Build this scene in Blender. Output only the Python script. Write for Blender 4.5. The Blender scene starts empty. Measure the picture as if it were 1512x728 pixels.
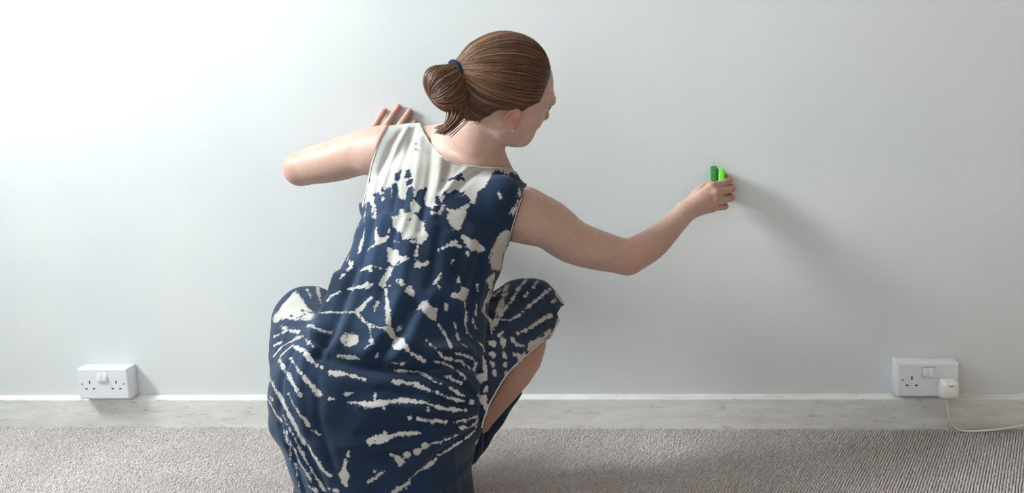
import bpy, bmesh, math, random
import numpy as np
from mathutils import Vector, Matrix
from mathutils.bvhtree import BVHTree
random.seed(7); RNG = np.random.default_rng(7)
S = bpy.context.scene; COL = S.collection

# ------------------------------------------------------------------ camera
YAW, PIT, ROL, CD, CH, FPX = -0.1263, 0.1461, -0.0385, 2.5792, 0.8748, 1489.1
_F = np.array([math.sin(YAW)*math.cos(PIT), math.cos(YAW)*math.cos(PIT), -math.sin(PIT)])
_R0 = np.array([math.cos(YAW), -math.sin(YAW), 0.0]); _U0 = np.cross(_R0, _F)
_R = _R0*math.cos(ROL) + _U0*math.sin(ROL); _U = np.cross(_R, _F)
CAM = np.array([0.0, -CD, CH])
cd = bpy.data.cameras.new('camera'); cam = bpy.data.objects.new('camera', cd); COL.objects.link(cam)
cd.sensor_width = 36; cd.lens = FPX*36/1512; cd.clip_start = 0.05
cam.matrix_world = Matrix([[_R[i], _U[i], -_F[i], CAM[i]] for i in range(3)] + [[0, 0, 0, 1]])
S.camera = cam

# ------------------------------------------------------------------ sky, daylight, added rear fill, exposure
W = bpy.data.worlds.new('sky'); S.world = W; W.use_nodes = True
bg = W.node_tree.nodes['Background']; bg.inputs[0].default_value = (.72, .84, 1, 1); bg.inputs[1].default_value = 1.0
XL, XR, YF, ZC = -2.85, 2.3, -3.6, 2.95                       # room: left, right, front walls, ceiling
REV = .22                                                     # depth of the window reveals
WIN = dict(y0=-1.50, y1=-.55, z0=1.75, z1=2.85)                # window in the left wall, close to the back wall
FILL_WIN = dict(x0=-1.9, x1=.4, z0=.45, z1=1.95)                  # unseen window behind the camera, added to hold the fill light
def daylight(name, loc, d, sx, sy, power, col):
    l = bpy.data.lights.new(name, 'AREA'); o = bpy.data.objects.new(name, l); COL.objects.link(o)
    l.shape = 'RECTANGLE'; l.size = sx; l.size_y = sy; l.energy = power; l.color = col
    o.location = loc; o.rotation_euler = Vector(d).to_track_quat('-Z', 'Z').to_euler(); return o
daylight('window_daylight', (XL-REV+.05, (WIN['y0']+WIN['y1'])/2, (WIN['z0']+WIN['z1'])/2), (1, 0, 0), WIN['y1']-WIN['y0']-.06, WIN['z1']-WIN['z0']-.06, 315, (.90, .96, 1.0))
daylight('rear_fill_light', ((FILL_WIN['x0']+FILL_WIN['x1'])/2, YF-REV+.05, (FILL_WIN['z0']+FILL_WIN['z1'])/2), (0, 1, 0), FILL_WIN['x1']-FILL_WIN['x0']-.06, FILL_WIN['z1']-FILL_WIN['z0']-.06, 15, (.84, .93, 1.0))  # added fill lamp, brightens the camera side of wall and figure
vs = S.view_settings; vs.view_transform = 'Standard'; vs.look = 'None'; vs.gamma = 1; vs.exposure = -0.63
vs.use_curve_mapping = False

# ------------------------------------------------------------------ pixel helpers (a pixel is a direction; t is the distance)
def ray(x, y): return _F + _R*((x-756)/FPX) - _U*((y-364)/FPX)
def P(x, y, t): return CAM + ray(x, y)*t
def WALL(x, y, off=0.0):
    d = ray(x, y); return CAM + d*((-off-CAM[1])/d[1])
def proj(p):
    d = np.asarray(p) - CAM; z = d@_F
    return 756+FPX*(d@_R)/z, 364-FPX*(d@_U)/z, z
def PX(r, t): return r*t/FPX

# ------------------------------------------------------------------ materials
def mat(name, col=(.8,.8,.8), rough=.5, spec=.5):
    m = bpy.data.materials.new(name); m.use_nodes = True
    b = m.node_tree.nodes['Principled BSDF']
    b.inputs['Base Color'].default_value = (*col, 1); b.inputs['Roughness'].default_value = rough
    b.inputs['Specular IOR Level'].default_value = spec
    return m, m.node_tree, b
def N(t, kind, **kw):
    n = t.nodes.new(kind)
    for k, v in kw.items():
        if k.startswith('i_'): n.inputs[k[2:].replace('_', ' ')].default_value = v
        else: setattr(n, k, v)
    return n
def ramp(t, fac, stops):
    r = t.nodes.new('ShaderNodeValToRGB'); e = r.color_ramp.elements
    while len(e) < len(stops): e.new(.5)
    for el, (p, c) in zip(e, stops): el.position = p; el.color = (*c, 1)
    t.links.new(fac, r.inputs[0]); return r.outputs[0]
def coords(t, scale=(1,1,1), kind='Object', rot=(0,0,0)):
    c = t.nodes.new('ShaderNodeTexCoord'); m = t.nodes.new('ShaderNodeMapping')
    m.inputs['Scale'].default_value = scale; m.inputs['Rotation'].default_value = rot
    t.links.new(c.outputs[kind], m.inputs[0]); return m.outputs[0]
def noise(t, vec, scale, detail=3, rough=.5):
    n = N(t, 'ShaderNodeTexNoise'); n.inputs['Scale'].default_value = scale
    n.inputs['Detail'].default_value = detail; n.inputs['Roughness'].default_value = rough
    t.links.new(vec, n.inputs['Vector']); return n.outputs['Fac']
def mix(t, fac, a, b, blend='MIX'):
    m = t.nodes.new('ShaderNodeMix'); m.data_type = 'RGBA'; m.blend_type = blend
    for s, v in ((m.inputs[0], fac), (m.inputs[6], a), (m.inputs[7], b)):
        if hasattr(v, 'is_linked'): t.links.new(v, s)
        elif isinstance(v, (int, float)): s.default_value = v
        else: s.default_value = (*v, 1)
    return m.outputs[2]
def bump(t, b, h, strength, dist):
    n = N(t, 'ShaderNodeBump'); n.inputs['Strength'].default_value = strength; n.inputs['Distance'].default_value = dist
    t.links.new(h, n.inputs['Height']); t.links.new(n.outputs[0], b.inputs['Normal'])
def lin(r, g, b):
    f = lambda c: (c/255/12.92) if c <= 10.3 else ((c/255+.055)/1.055)**2.4
    return (f(r), f(g), f(b))

def m_wall():
    m, t, b = mat('wall_paint', lin(214,217,216), .55, .3)
    v = coords(t); n1 = noise(t, v, 2.2, 4); n2 = noise(t, v, 60, 3, .6); n3 = noise(t, v, 24, 2)
    c = ramp(t, n1, [(.35, lin(211,215,215)), (.7, lin(219,221,219))])
    sp = ramp(t, n2, [(.24, (.62,.6,.56)), (.275, (1,1,1))])     # small chips and specks
    c = mix(t, 1.0, c, sp, 'MULTIPLY')
    t.links.new(c, b.inputs['Base Color']); bump(t, b, n3, .12, .004); return m
def m_skirting():
    m, t, b = mat('skirting_paint', lin(205,204,196), .4, .4)
    v = coords(t, (3, 3, 14)); n1 = noise(t, v, 3, 5, .65); v2 = coords(t, (5, 5, 22)); n2 = noise(t, v2, 5, 5, .7)
    c = ramp(t, n1, [(.35, lin(214,212,205)), (.6, lin(228,227,222))])
    sp = ramp(t, n2, [(.24, lin(120,114,106)), (.42, (1,1,1))])
    c = mix(t, .75, c, sp, 'MULTIPLY'); t.links.new(c, b.inputs['Base Color']); bump(t, b, n1, .12, .003); return m
def m_carpet(name, base):
    m, t, b = mat(name, base, .95, .1)
    v = coords(t); n1 = noise(t, v, 260, 2); n2 = noise(t, v, 3.5, 3)
    c = ramp(t, n1, [(.32, lin(172,162,159)), (.5, lin(206,199,196)), (.68, lin(230,225,222))])
    c2 = ramp(t, n2, [(.3, (.86,.84,.82)), (.65, (1,1,1))])
    c = mix(t, 1.0, c, c2, 'MULTIPLY'); t.links.new(c, b.inputs['Base Color']); bump(t, b, n1, .5, .004); return m
M = {}
M['wall'] = m_wall(); M['skirting'] = m_skirting(); M['carpet'] = m_carpet('carpet_loops', (.5,.45,.4))
M['warm'] = mat('warm_bounce_wall', lin(164,128,96), .6, .3)[0]  # unseen right wall, coloured to warm and dim the light it bounces
M['ceiling'] = mat('ceiling_paint', lin(205,205,202), .8, .2)[0]
M['plastic'] = mat('socket_plastic', lin(226,227,232), .28, .5)[0]
M['plastic2'] = mat('plug_plastic', lin(232,230,224), .3, .5)[0]
M['slot'] = mat('slot_dark', lin(30,32,40), .5, .3)[0]
M['brass'] = mat('screw_metal', lin(90,95,92), .35, .5)[0]
M['fuse'] = mat('fuse_mark', lin(206,166,148), .5, .3)[0]
M['frame'] = mat('window_frame_paint', lin(235,235,232), .35, .4)[0]
def m_glass():
    m, t, b = mat('window_glass', (1,1,1), .02, .5)
    tr = N(t, 'ShaderNodeBsdfTransparent'); mx = N(t, 'ShaderNodeMixShader'); mx.inputs[0].default_value = .08
    t.links.new(tr.outputs[0], mx.inputs[1]); t.links.new(b.outputs[0], mx.inputs[2])
    t.links.new(mx.outputs[0], t.nodes['Material Output'].inputs[0]); return m
M['glass'] = m_glass()
def m_skin():
    m, t, b = mat('skin', lin(205,160,138), .48, .35)
    v = coords(t); n1 = noise(t, v, 9, 4); n2 = noise(t, v, 70, 3); n3 = noise(t, v, 900, 2)
    c = ramp(t, n1, [(.3, lin(184,148,131)), (.7, lin(198,165,149))])
    c = mix(t, .25, c, ramp(t, n2, [(.3, lin(174,134,118)), (.7, lin(199,168,152))]))
    a = N(t, 'ShaderNodeAttribute'); a.attribute_name = 'blush'
    c = mix(t, a.outputs['Fac'], c, lin(190,98,88)); t.links.new(c, b.inputs['Base Color'])
    b.inputs['Subsurface Weight'].default_value = .12; b.inputs['Subsurface Radius'].default_value = (.012, .005, .003)
    bump(t, b, n3, .08, .001); return m
M['skin'] = m_skin()
M['nail'] = mat('nail', lin(222,180,170), .25, .5)[0]
def m_dress():
    m, t, b = mat('tie_dye_cotton', (.02,.03,.08), .85, .15)
    v = coords(t)
    a = N(t, 'ShaderNodeAttribute'); a.attribute_name = 'dye'
    n1 = noise(t, v, 55, 4, .65); n2 = noise(t, v, 190, 3, .6)
    def ma(op, x, y):
        n = N(t, 'ShaderNodeMath', operation=op)
        for s, q in zip(n.inputs, (x, y)):
            if hasattr(q, 'is_linked'): t.links.new(q, s)
            else: s.default_value = q
        return n.outputs[0]
    j = ma('ADD', ma('MULTIPLY', ma('SUBTRACT', n1, .5), .018), ma('MULTIPLY', ma('SUBTRACT', n2, .5), .012))
    d = ma('ADD', a.outputs['Fac'], j)
    f = N(t, 'ShaderNodeMapRange'); f.inputs['From Min'].default_value = -.0006; f.inputs['From Max'].default_value = .0014
    t.links.new(d, f.inputs['Value'])
    nv = noise(t, v, 5, 4); navy = ramp(t, nv, [(.3, lin(22,36,54)), (.55, lin(28,46,69)), (.8, lin(42,66,93))])
    cream = ramp(t, noise(t, v, 7, 3), [(.3, lin(172,168,160)), (.7, lin(190,189,184))])
    c = mix(t, f.outputs[0], cream, navy); t.links.new(c, b.inputs['Base Color'])
    w1 = noise(t, v, 900, 2); bump(t, b, w1, .10, .001)
    b.inputs['Sheen Weight'].default_value = .12; return m
M['dress'] = m_dress()
M['trim'] = mat('dress_binding', lin(196,190,178), .85, .15)[0]
def m_hair():
    m, t, b = mat('brown_hair', lin(92,64,46), .42, .45)
    v = coords(t); n2 = noise(t, v, 400, 2); a = N(t, 'ShaderNodeAttribute'); a.attribute_name = 'tone'
    c = ramp(t, a.outputs['Fac'], [(0, lin(58,42,35)), (.45, lin(88,61,45)), (.75, lin(128,90,60)), (1, lin(178,130,84))])
    c = mix(t, .2, c, ramp(t, n2, [(.35, lin(60,43,36)), (.65, lin(140,102,70))]))
    t.links.new(c, b.inputs['Base Color']); b.inputs['Anisotropic'].default_value = .4; return m
M['hair'] = m_hair()
M['tie'] = mat('hair_tie_fabric', lin(34,42,62), .8, .2)[0]
M['pearl'] = mat('earring_pearl', lin(215,200,190), .2, .6)[0]
M['eye'] = mat('eye_white', lin(225,222,218), .15, .6)[0]
M['iris'] = mat('eye_iris', lin(50,45,40), .15, .6)[0]
def m_sponge(name, c0, c1, sc):
    m, t, b = mat(name, c0, .95, .1); n = noise(t, coords(t), sc, 3, .7)
    t.links.new(ramp(t, n, [(.35, c0), (.65, c1)]), b.inputs['Base Color']); bump(t, b, n, .8, .002); return m
M['scour'] = m_sponge('green_scourer', lin(34,96,52), lin(84,164,92), 420)
M['sponge'] = m_sponge('bright_green_sponge', lin(98,214,62), lin(140,240,88), 300)

# ------------------------------------------------------------------ mesh helpers
def link(o, parent=None):
    COL.objects.link(o); o.parent = parent; return o
def empty(name, loc=(0,0,0)):
    o = bpy.data.objects.new(name, None); o.empty_display_size = .05; o.location = loc; return link(o)
def obj(name, me, m, parent=None, smooth=True):
    o = bpy.data.objects.new(name, me); link(o, parent)
    if parent is not None and parent.type == 'EMPTY': o.matrix_parent_inverse = Matrix.Translation(-parent.location)
    elif parent is not None and parent.parent is not None: o.matrix_parent_inverse = Matrix.Identity(4)
    if m is not None: me.materials.append(m)
    if smooth: me.polygons.foreach_set('use_smooth', [True]*len(me.polygons))
    return o
def tag(o, label, cat, group=None):
    o['label'] = label; o['category'] = cat
    if group: o['group'] = group
    return o
def mesh_np(name, v, f):
    me = bpy.data.meshes.new(name); v = np.asarray(v, np.float32); f = np.asarray(f, np.int32); k = f.shape[1]
    me.vertices.add(len(v)); me.vertices.foreach_set('co', v.ravel())
    me.loops.add(f.size); me.loops.foreach_set('vertex_index', f.ravel())
    me.polygons.add(len(f)); me.polygons.foreach_set('loop_start', np.arange(0, f.size, k, dtype=np.int32))
    me.update(calc_edges=True); return me
def box_bm(x0, x1, y0, y1, z0, z1, bevel=0, seg=2):
    bm = bmesh.new(); bmesh.ops.create_cube(bm, size=1)
    for v in bm.verts: v.co = Vector(((x0+x1)/2+v.co.x*(x1-x0), (y0+y1)/2+v.co.y*(y1-y0), (z0+z1)/2+v.co.z*(z1-z0)))
    if bevel: bmesh.ops.bevel(bm, geom=bm.edges[:], offset=bevel, segments=seg, affect='EDGES', profile=.5)
    return bm
def me_bm(name, bm):
    me = bpy.data.meshes.new(name); bm.normal_update(); bm.to_mesh(me); bm.free(); return me
def tube(pts, rad, n=8, closed=False, cap=True):
    """v, f (quads) of a tube through pts; parallel-transported frame"""
    pts = np.asarray(pts, float); m = len(pts); rad = np.broadcast_to(rad, m)
    tg = np.gradient(pts, axis=0) if not closed else np.roll(pts, -1, 0)-np.roll(pts, 1, 0)
    tg /= np.linalg.norm(tg, axis=1)[:, None]+1e-12
    u = np.cross(tg[0], [0, 0, 1.]); u = u if np.linalg.norm(u) > .1 else np.cross(tg[0], [1., 0, 0]); u /= np.linalg.norm(u)
    V = []; a = np.arange(n)*2*math.pi/n
    for i in range(m):
        u = u - tg[i]*(u@tg[i]); u /= np.linalg.norm(u)+1e-12; w = np.cross(tg[i], u)
        V.append(pts[i]+rad[i]*(np.cos(a)[:, None]*u+np.sin(a)[:, None]*w))
    V = np.concatenate(V); Fq = []
    for i in range(m if closed else m-1):
        i2 = (i+1) % m
        for j in range(n):
            j2 = (j+1) % n; Fq.append((i*n+j, i*n+j2, i2*n+j2, i2*n+j))
    Fq = np.array(Fq)
    if cap and not closed:
        c0 = len(V); V = np.vstack([V, pts[0], pts[-1]])
        e = [(c0, (j+1) % n, j, c0) for j in range(n)]
        e2 = [(c0+1, (m-1)*n+j, (m-1)*n+(j+1) % n, c0+1) for j in range(n)]
        tri = np.array([(a_, b_, c_) for a_, b_, c_, _ in e+e2])
        Fq = np.vstack([np.concatenate([Fq[:, [0, 1, 2]], Fq[:, [0, 2, 3]]]), tri])
    return V, Fq
def spline(pts, n):
    p = np.asarray(pts, float); m = len(p); out = []
    q = np.vstack([2*p[0]-p[1], p, 2*p[-1]-p[-2]])
    for s in np.linspace(0, m-1, n):
        i = min(int(s), m-2); u = s-i; a, b, c, d = q[i:i+4]
        out.append(.5*((2*b)+(-a+c)*u+(2*a-5*b+4*c-d)*u*u+(-a+3*b-3*c+d)*u**3))
    return np.array(out)

# ------------------------------------------------------------------ implicit surfaces -> one continuous mesh (sparse surface nets)
class Prim:
    def __init__(s, f, lo, hi, k, op=1): s.f, s.lo, s.hi, s.k, s.op = f, np.asarray(lo), np.asarray(hi), k, op
def smin(a, b, k):
    h = np.maximum(k-np.abs(a-b), 0)/k; return np.minimum(a, b)-h*h*k*.25
def chain(pts, rads, k=.02, op=1, inner=.006, off=0):
    pts = np.asarray(pts, float); rads = np.asarray(rads, float)+off
    if len(pts) > 2:        # round the joints
        q = spline(np.c_[pts, rads], 3*(len(pts)-1)+1); pts, rads = q[:, :3], q[:, 3]
    inner = .0015
    def f(p):
        d = None
        for i in range(len(pts)-1):
            w = pts[i+1]-pts[i]; t = np.clip(((p-pts[i])@w)/(w@w), 0, 1)
            q = p-pts[i]-t[:, None]*w; e = np.sqrt(np.einsum('ij,ij->i', q, q))-(rads[i]+t*(rads[i+1]-rads[i]))
            d = e if d is None else np.minimum(d, e)
        return d
    m = rads.max(); return Prim(f, pts.min(0)-m, pts.max(0)+m, k, op)
def ell(c, r, k=.02, op=1, rot=None):
    c = np.asarray(c, float); r = np.asarray(r, float); Q = np.eye(3) if rot is None else np.asarray(rot)   # columns = axes
    def f(p):
        q = ((p-c)@Q)/r; k0 = np.sqrt(np.einsum('ij,ij->i', q, q)); q = q/r; k1 = np.sqrt(np.einsum('ij,ij->i', q, q))
        return np.where(k0 < 1e-4, -r.min(), k0*(k0-1)/np.maximum(k1, 1e-9))
    e = np.sqrt(((Q*r)**2).sum(1)); return Prim(f, c-e, c+e, k, op)
def unit(v): v = np.asarray(v, float); return v/np.linalg.norm(v)
def loft(secs, k=.03, op=1, off=0, cap=.6):
    """secs: (centre, lateral, half width, half depth)"""
    c = np.array([s[0] for s in secs]); a = np.array([s[2] for s in secs])+off; b = np.array([s[3] for s in secs])+off
    U = np.array([unit(s[1]) for s in secs]); FR = []
    for i in range(len(c)-1):
        w = c[i+1]-c[i]; L = np.linalg.norm(w); wn = w/L; u0 = unit(U[i]-wn*(U[i]@wn)); u1 = unit(U[i+1]-wn*(U[i+1]@wn))
        FR.append((L, wn, np.stack([wn, u0, u1, np.cross(wn, u0), np.cross(wn, u1)], 1)))
    def f(p):
        d = None
        for i in range(len(c)-1):
            L, wn, Q = FR[i]; g = (p-c[i])@Q; t = np.clip(g[:, 0]/L, 0, 1); z = g[:, 0]-t*L; s = 1-t
            A = a[i]+t*(a[i+1]-a[i]); B = b[i]+t*(b[i+1]-b[i]); m = np.minimum(A, B)*cap
            x = g[:, 1]*s+g[:, 2]*t; y = g[:, 3]*s+g[:, 4]*t
            k0 = np.sqrt((x/A)**2+(y/B)**2+(z/m)**2); k1 = np.sqrt((x/A**2)**2+(y/B**2)**2+(z/m**2)**2)
            e = np.where(k0 < 1e-4, -m, k0*(k0-1)/np.maximum(k1, 1e-9))
            d = e if d is None else smin(d, e, .02)
        return d
    m = max(a.max(), b.max()); return Prim(f, c.min(0)-m, c.max(0)+m, k, op)
def evalp(prims, p):
    d = np.full(len(p), .2)
    for s in prims:
        e = s.f(p)
        d = smin(d, e, s.k) if s.op > 0 else -smin(-d, e, s.k)
    return d
def surface(prims, h, B=14):
    lo = np.min([s.lo for s in prims if s.op > 0], 0)-4*h; hi = np.max([s.hi for s in prims if s.op > 0], 0)+4*h
    nb = np.ceil((hi-lo)/(h*B)).astype(int); D = nb*B+2
    gid = lambda i, j, k: ((i+1)*(D[1]+1)+(j+1))*(D[2]+1)+(k+1)
    ids, vs_, quads = [], [], []
    g = np.arange(B+1); G = np.stack(np.meshgrid(g, g, g, indexing='ij'), -1)
    C8 = [(0,0,0),(1,0,0),(0,1,0),(1,1,0),(0,0,1),(1,0,1),(0,1,1),(1,1,1)]
    ED = [(0,1),(2,3),(4,5),(6,7),(0,2),(1,3),(4,6),(5,7),(0,4),(1,5),(2,6),(3,7)]
    C8a = np.array(C8, float); LO = np.array([s.lo-1.5*s.k-.012 for s in prims]); HI = np.array([s.hi+1.5*s.k+.012 for s in prims])
    for bi in np.ndindex(*nb):
        i0 = np.array(bi)*B; b0 = lo+i0*h; b1 = b0+B*h
        act = [prims[q] for q in np.where(((LO < b1) & (HI > b0)).all(1))[0]]
        if not any(s.op > 0 for s in act): continue
        cen = (b0+b1)/2
        if abs(evalp(act, cen[None])[0]) > B*h*1.15+.006: continue
        d = evalp(act, (b0+G.reshape(-1, 3)*h)).reshape(B+1, B+1, B+1)
        if d.min() > 0 or d.max() < 0: continue
        ins = d < 0; cs = [d[x:x+B, y:y+B, z:z+B] for x, y, z in C8]
        cnt = sum((c < 0).astype(np.int8) for c in cs); act_c = np.argwhere((cnt > 0) & (cnt < 8))
        if len(act_c) == 0: continue
        vals = np.stack([c[act_c[:, 0], act_c[:, 1], act_c[:, 2]] for c in cs], 1)
        acc = np.zeros((len(act_c), 3)); n = np.zeros(len(act_c))
        for e0, e1 in ED:
            a, b = vals[:, e0], vals[:, e1]; mk = (a < 0) != (b < 0)
            t = np.where(mk, a/np.where(mk, a-b, 1), 0)
            acc += np.where(mk[:, None], C8a[e0]+t[:, None]*(C8a[e1]-C8a[e0]), 0); n += mk
        vs_.append(b0+(act_c+acc/n[:, None])*h); a3 = act_c+i0; ids.append(gid(a3[:, 0], a3[:, 1], a3[:, 2]))
        for ax in range(3):
            sl = [slice(0, B)]*3; sl2 = [slice(0, B)]*3; sl2[ax] = slice(1, B+1)
            s0 = ins[tuple(sl)]; s1 = ins[tuple(sl2)]; e = np.argwhere(s0 != s1)
            if len(e) == 0: continue
            fl = s0[e[:, 0], e[:, 1], e[:, 2]]; e = e+i0; o = [q for q in range(3) if q != ax]
            def off(p_, q_):
                r = e.copy(); r[:, o[0]] += p_; r[:, o[1]] += q_; return gid(r[:, 0], r[:, 1], r[:, 2])
            Q = np.stack([off(-1, -1), off(0, -1), off(0, 0), off(-1, 0)], 1)
            flip = fl if ax != 1 else ~fl
            Q = np.where(flip[:, None], Q, Q[:, ::-1]); quads.append(Q)
    ids = np.concatenate(ids); V = np.concatenate(vs_); Q = np.concatenate(quads)
    o = np.argsort(ids); si = ids[o]; pos = np.clip(np.searchsorted(si, Q), 0, len(si)-1)
    ok = (si[pos] == Q).all(1); return V, o[pos][ok]
def relax(V, F, it=2, lam=.5):
    e = np.concatenate([F[:, [i, (i+1) % F.shape[1]]] for i in range(F.shape[1])]); n = len(V)
    e = np.concatenate([e, e[:, ::-1]]); deg = np.bincount(e[:, 0], minlength=n)[:, None]
    for q in range(it):
        for l in (lam, -lam*1.03):
            s = np.stack([np.bincount(e[:, 0], V[e[:, 1], a], minlength=n) for a in range(3)], 1)
            V = V+l*(s/np.maximum(deg, 1)-V)
    return V
def normals(V, F):
    n = np.zeros_like(V); fn = np.cross(V[F[:, 1]]-V[F[:, 0]], V[F[:, 2]]-V[F[:, 0]])
    for i in range(F.shape[1]):
        for a in range(3): n[:, a] += np.bincount(F[:, i], fn[:, a], minlength=len(V))
    return n/(np.linalg.norm(n, axis=1)[:, None]+1e-12)
def clip(V, T, fld):
    """keep field < 0, splitting triangles on the zero line; returns V, T and the new boundary edges"""
    fld = np.where(np.abs(fld) < 1e-6, 1e-6, fld); s = fld[T] < 0; c = s.sum(1)
    out = [T[c == 3]]; V = list(V); new = {}; be = []
    def cut(a, b):
        k = (a, b) if a < b else (b, a)
        if k not in new:
            t = fld[a]/(fld[a]-fld[b]); new[k] = len(V); V.append(V[a]+t*(V[b]-V[a]))
        return new[k]
    add = []
    for tri, m, n in zip(T[(c == 1) | (c == 2)], s[(c == 1) | (c == 2)], c[(c == 1) | (c == 2)]):
        i = int(np.argmax(m)) if n == 1 else int(np.argmin(m)); a, b, d = tri[i], tri[(i+1) % 3], tri[(i+2) % 3]
        p, q = cut(a, b), cut(a, d)
        if n == 1: add.append((a, p, q)); be.append((p, q))
        else: add += [(p, b, d), (p, d, q)]; be.append((q, p))
    if add: out.append(np.array(add))
    return np.array(V), np.concatenate(out), be
def compact(V, T):
    u, inv = np.unique(T, return_inverse=True); return V[u], inv.reshape(T.shape), u
def poly_sdf(x, y, poly):
    """signed distance to a pixel polygon, negative inside"""
    p = np.asarray(poly, float); d = np.full(len(x), 1e9); ins = np.zeros(len(x), bool)
    for (x0, y0), (x1, y1) in zip(p, np.roll(p, -1, 0)):
        ex, ey = x1-x0, y1-y0; t = np.clip(((x-x0)*ex+(y-y0)*ey)/(ex*ex+ey*ey+1e-12), 0, 1)
        d = np.minimum(d, np.hypot(x-x0-t*ex, y-y0-t*ey))
        cr = ((y0 > y) != (y1 > y)) & (x < (x1-x0)*(y-y0)/(y1-y0+1e-12)+x0); ins ^= cr
    return np.where(ins, -d, d)

# ================================================================== THE ROOM
def struct(name, me, m, smooth=False, parent=None):
    o = obj(name, me, m, parent, smooth)
    if parent is None: o['kind'] = 'structure'
    return o
FLOOR = struct('floor', me_bm('floor', box_bm(XL-.3, XR+.1, YF-.3, .1, -.06, 0)), M['carpet'])
struct('wall_back', me_bm('wall_back', box_bm(XL-.3, XR+.1, 0, .1, 0, ZC)), M['wall'])
struct('wall_right', me_bm('wall_right', box_bm(XR, XR+.1, YF, 0, 0, ZC)), M['warm'])
struct('ceiling', me_bm('ceiling', box_bm(XL-.3, XR+.1, YF-.3, .1, ZC, ZC+.06)), M['ceiling'])
def joined(name, boxes):
    bm = bmesh.new()
    for a in boxes:
        me = me_bm('tmp', box_bm(*a)); bm.from_mesh(me); bpy.data.meshes.remove(me)
    return struct(name, me_bm(name, bm), M['wall'])
y0, y1, z0, z1 = WIN['y0'], WIN['y1'], WIN['z0'], WIN['z1']; xa = XL-REV-.06
joined('wall_left', [(xa, XL, *a) for a in ((YF, y0, 0, ZC), (y1, 0, 0, ZC), (y0, y1, 0, z0), (y0, y1, z1, ZC))])
wn = empty('window_1', (XL, (y0+y1)/2, z0)); wn['kind'] = 'structure'; ym = (y0+y1)/2; xf = XL-REV
for a in ((y0, y0+.05, z0, z1), (y1-.05, y1, z0, z1), (y0+.05, y1-.05, z0, z0+.05), (y0+.05, y1-.05, z1-.05, z1), (ym-.02, ym+.02, z0+.05, z1-.05)):
    obj('frame_bar', me_bm('frame_bar', box_bm(xf-.05, xf, *a, bevel=.004)), M['frame'], wn, False)
for a in ((y0+.05, ym-.02), (ym+.02, y1-.05)):
    obj('pane', me_bm('pane', box_bm(xf-.03, xf-.024, *a, z0+.05, z1-.05)), M['glass'], wn, False)
obj('sill', me_bm('sill', box_bm(xf, XL+.05, y0-.04, y1+.04, z0-.03, z0, bevel=.006)), M['frame'], wn, False)
x0, x1, z0, z1 = FILL_WIN['x0'], FILL_WIN['x1'], FILL_WIN['z0'], FILL_WIN['z1']; ya = YF-REV-.06
joined('wall_front', [(a, b_, ya, YF, c, d_) for a, b_, c, d_ in ((XL-.3, x0, 0, ZC), (x1, XR+.1, 0, ZC), (x0, x1, 0, z0), (x0, x1, z1, ZC))])
wn = empty('fill_window', ((x0+x1)/2, YF, z0)); wn['kind'] = 'structure'; xm = (x0+x1)/2; yf = YF-REV  # made-up window around the rear fill lamp
for a, b_, c, d_ in ((x0, x0+.05, z0, z1), (x1-.05, x1, z0, z1), (x0+.05, x1-.05, z0, z0+.05), (x0+.05, x1-.05, z1-.05, z1), (xm-.02, xm+.02, z0+.05, z1-.05)):
    obj('frame_bar', me_bm('frame_bar', box_bm(a, b_, yf-.05, yf, c, d_, bevel=.004)), M['frame'], wn, False)
for a, b_ in ((x0+.05, xm-.02), (xm+.02, x1-.05)):
    obj('pane', me_bm('pane', box_bm(a, b_, yf-.03, yf-.024, z0+.05, z1-.05)), M['glass'], wn, False)
obj('sill', me_bm('sill', box_bm(x0-.04, x1+.04, yf, YF+.05, z0-.03, z0, bevel=.006)), M['frame'], wn, False)
def skirting(name, p0, p1, nrm):
    prof = [(0, 0), (.018, 0), (.018, .0835), (.0165, .0865), (.005, .094), (0, .094)]
    bm = bmesh.new(); rows = []
    for q in (p0, p1): rows.append([bm.verts.new((q[0]+nrm[0]*d, q[1]+nrm[1]*d, z)) for d, z in prof])
    n = len(prof)
    for i in range(n): bm.faces.new((rows[0][i], rows[0][(i+1) % n], rows[1][(i+1) % n], rows[1][i]))
    bm.faces.new(rows[0]); bm.faces.new(rows[1][::-1]); bmesh.ops.recalc_face_normals(bm, faces=bm.faces[:])
    return struct(name, me_bm(name, bm), M['skirting'])
skirting('baseboard_back', (XL, 0), (XR, 0), (0, -1))
skirting('baseboard_left', (XL, YF), (XL, -.018), (1, 0))
skirting('baseboard_right', (XR, YF), (XR, -.018), (-1, 0))

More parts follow.
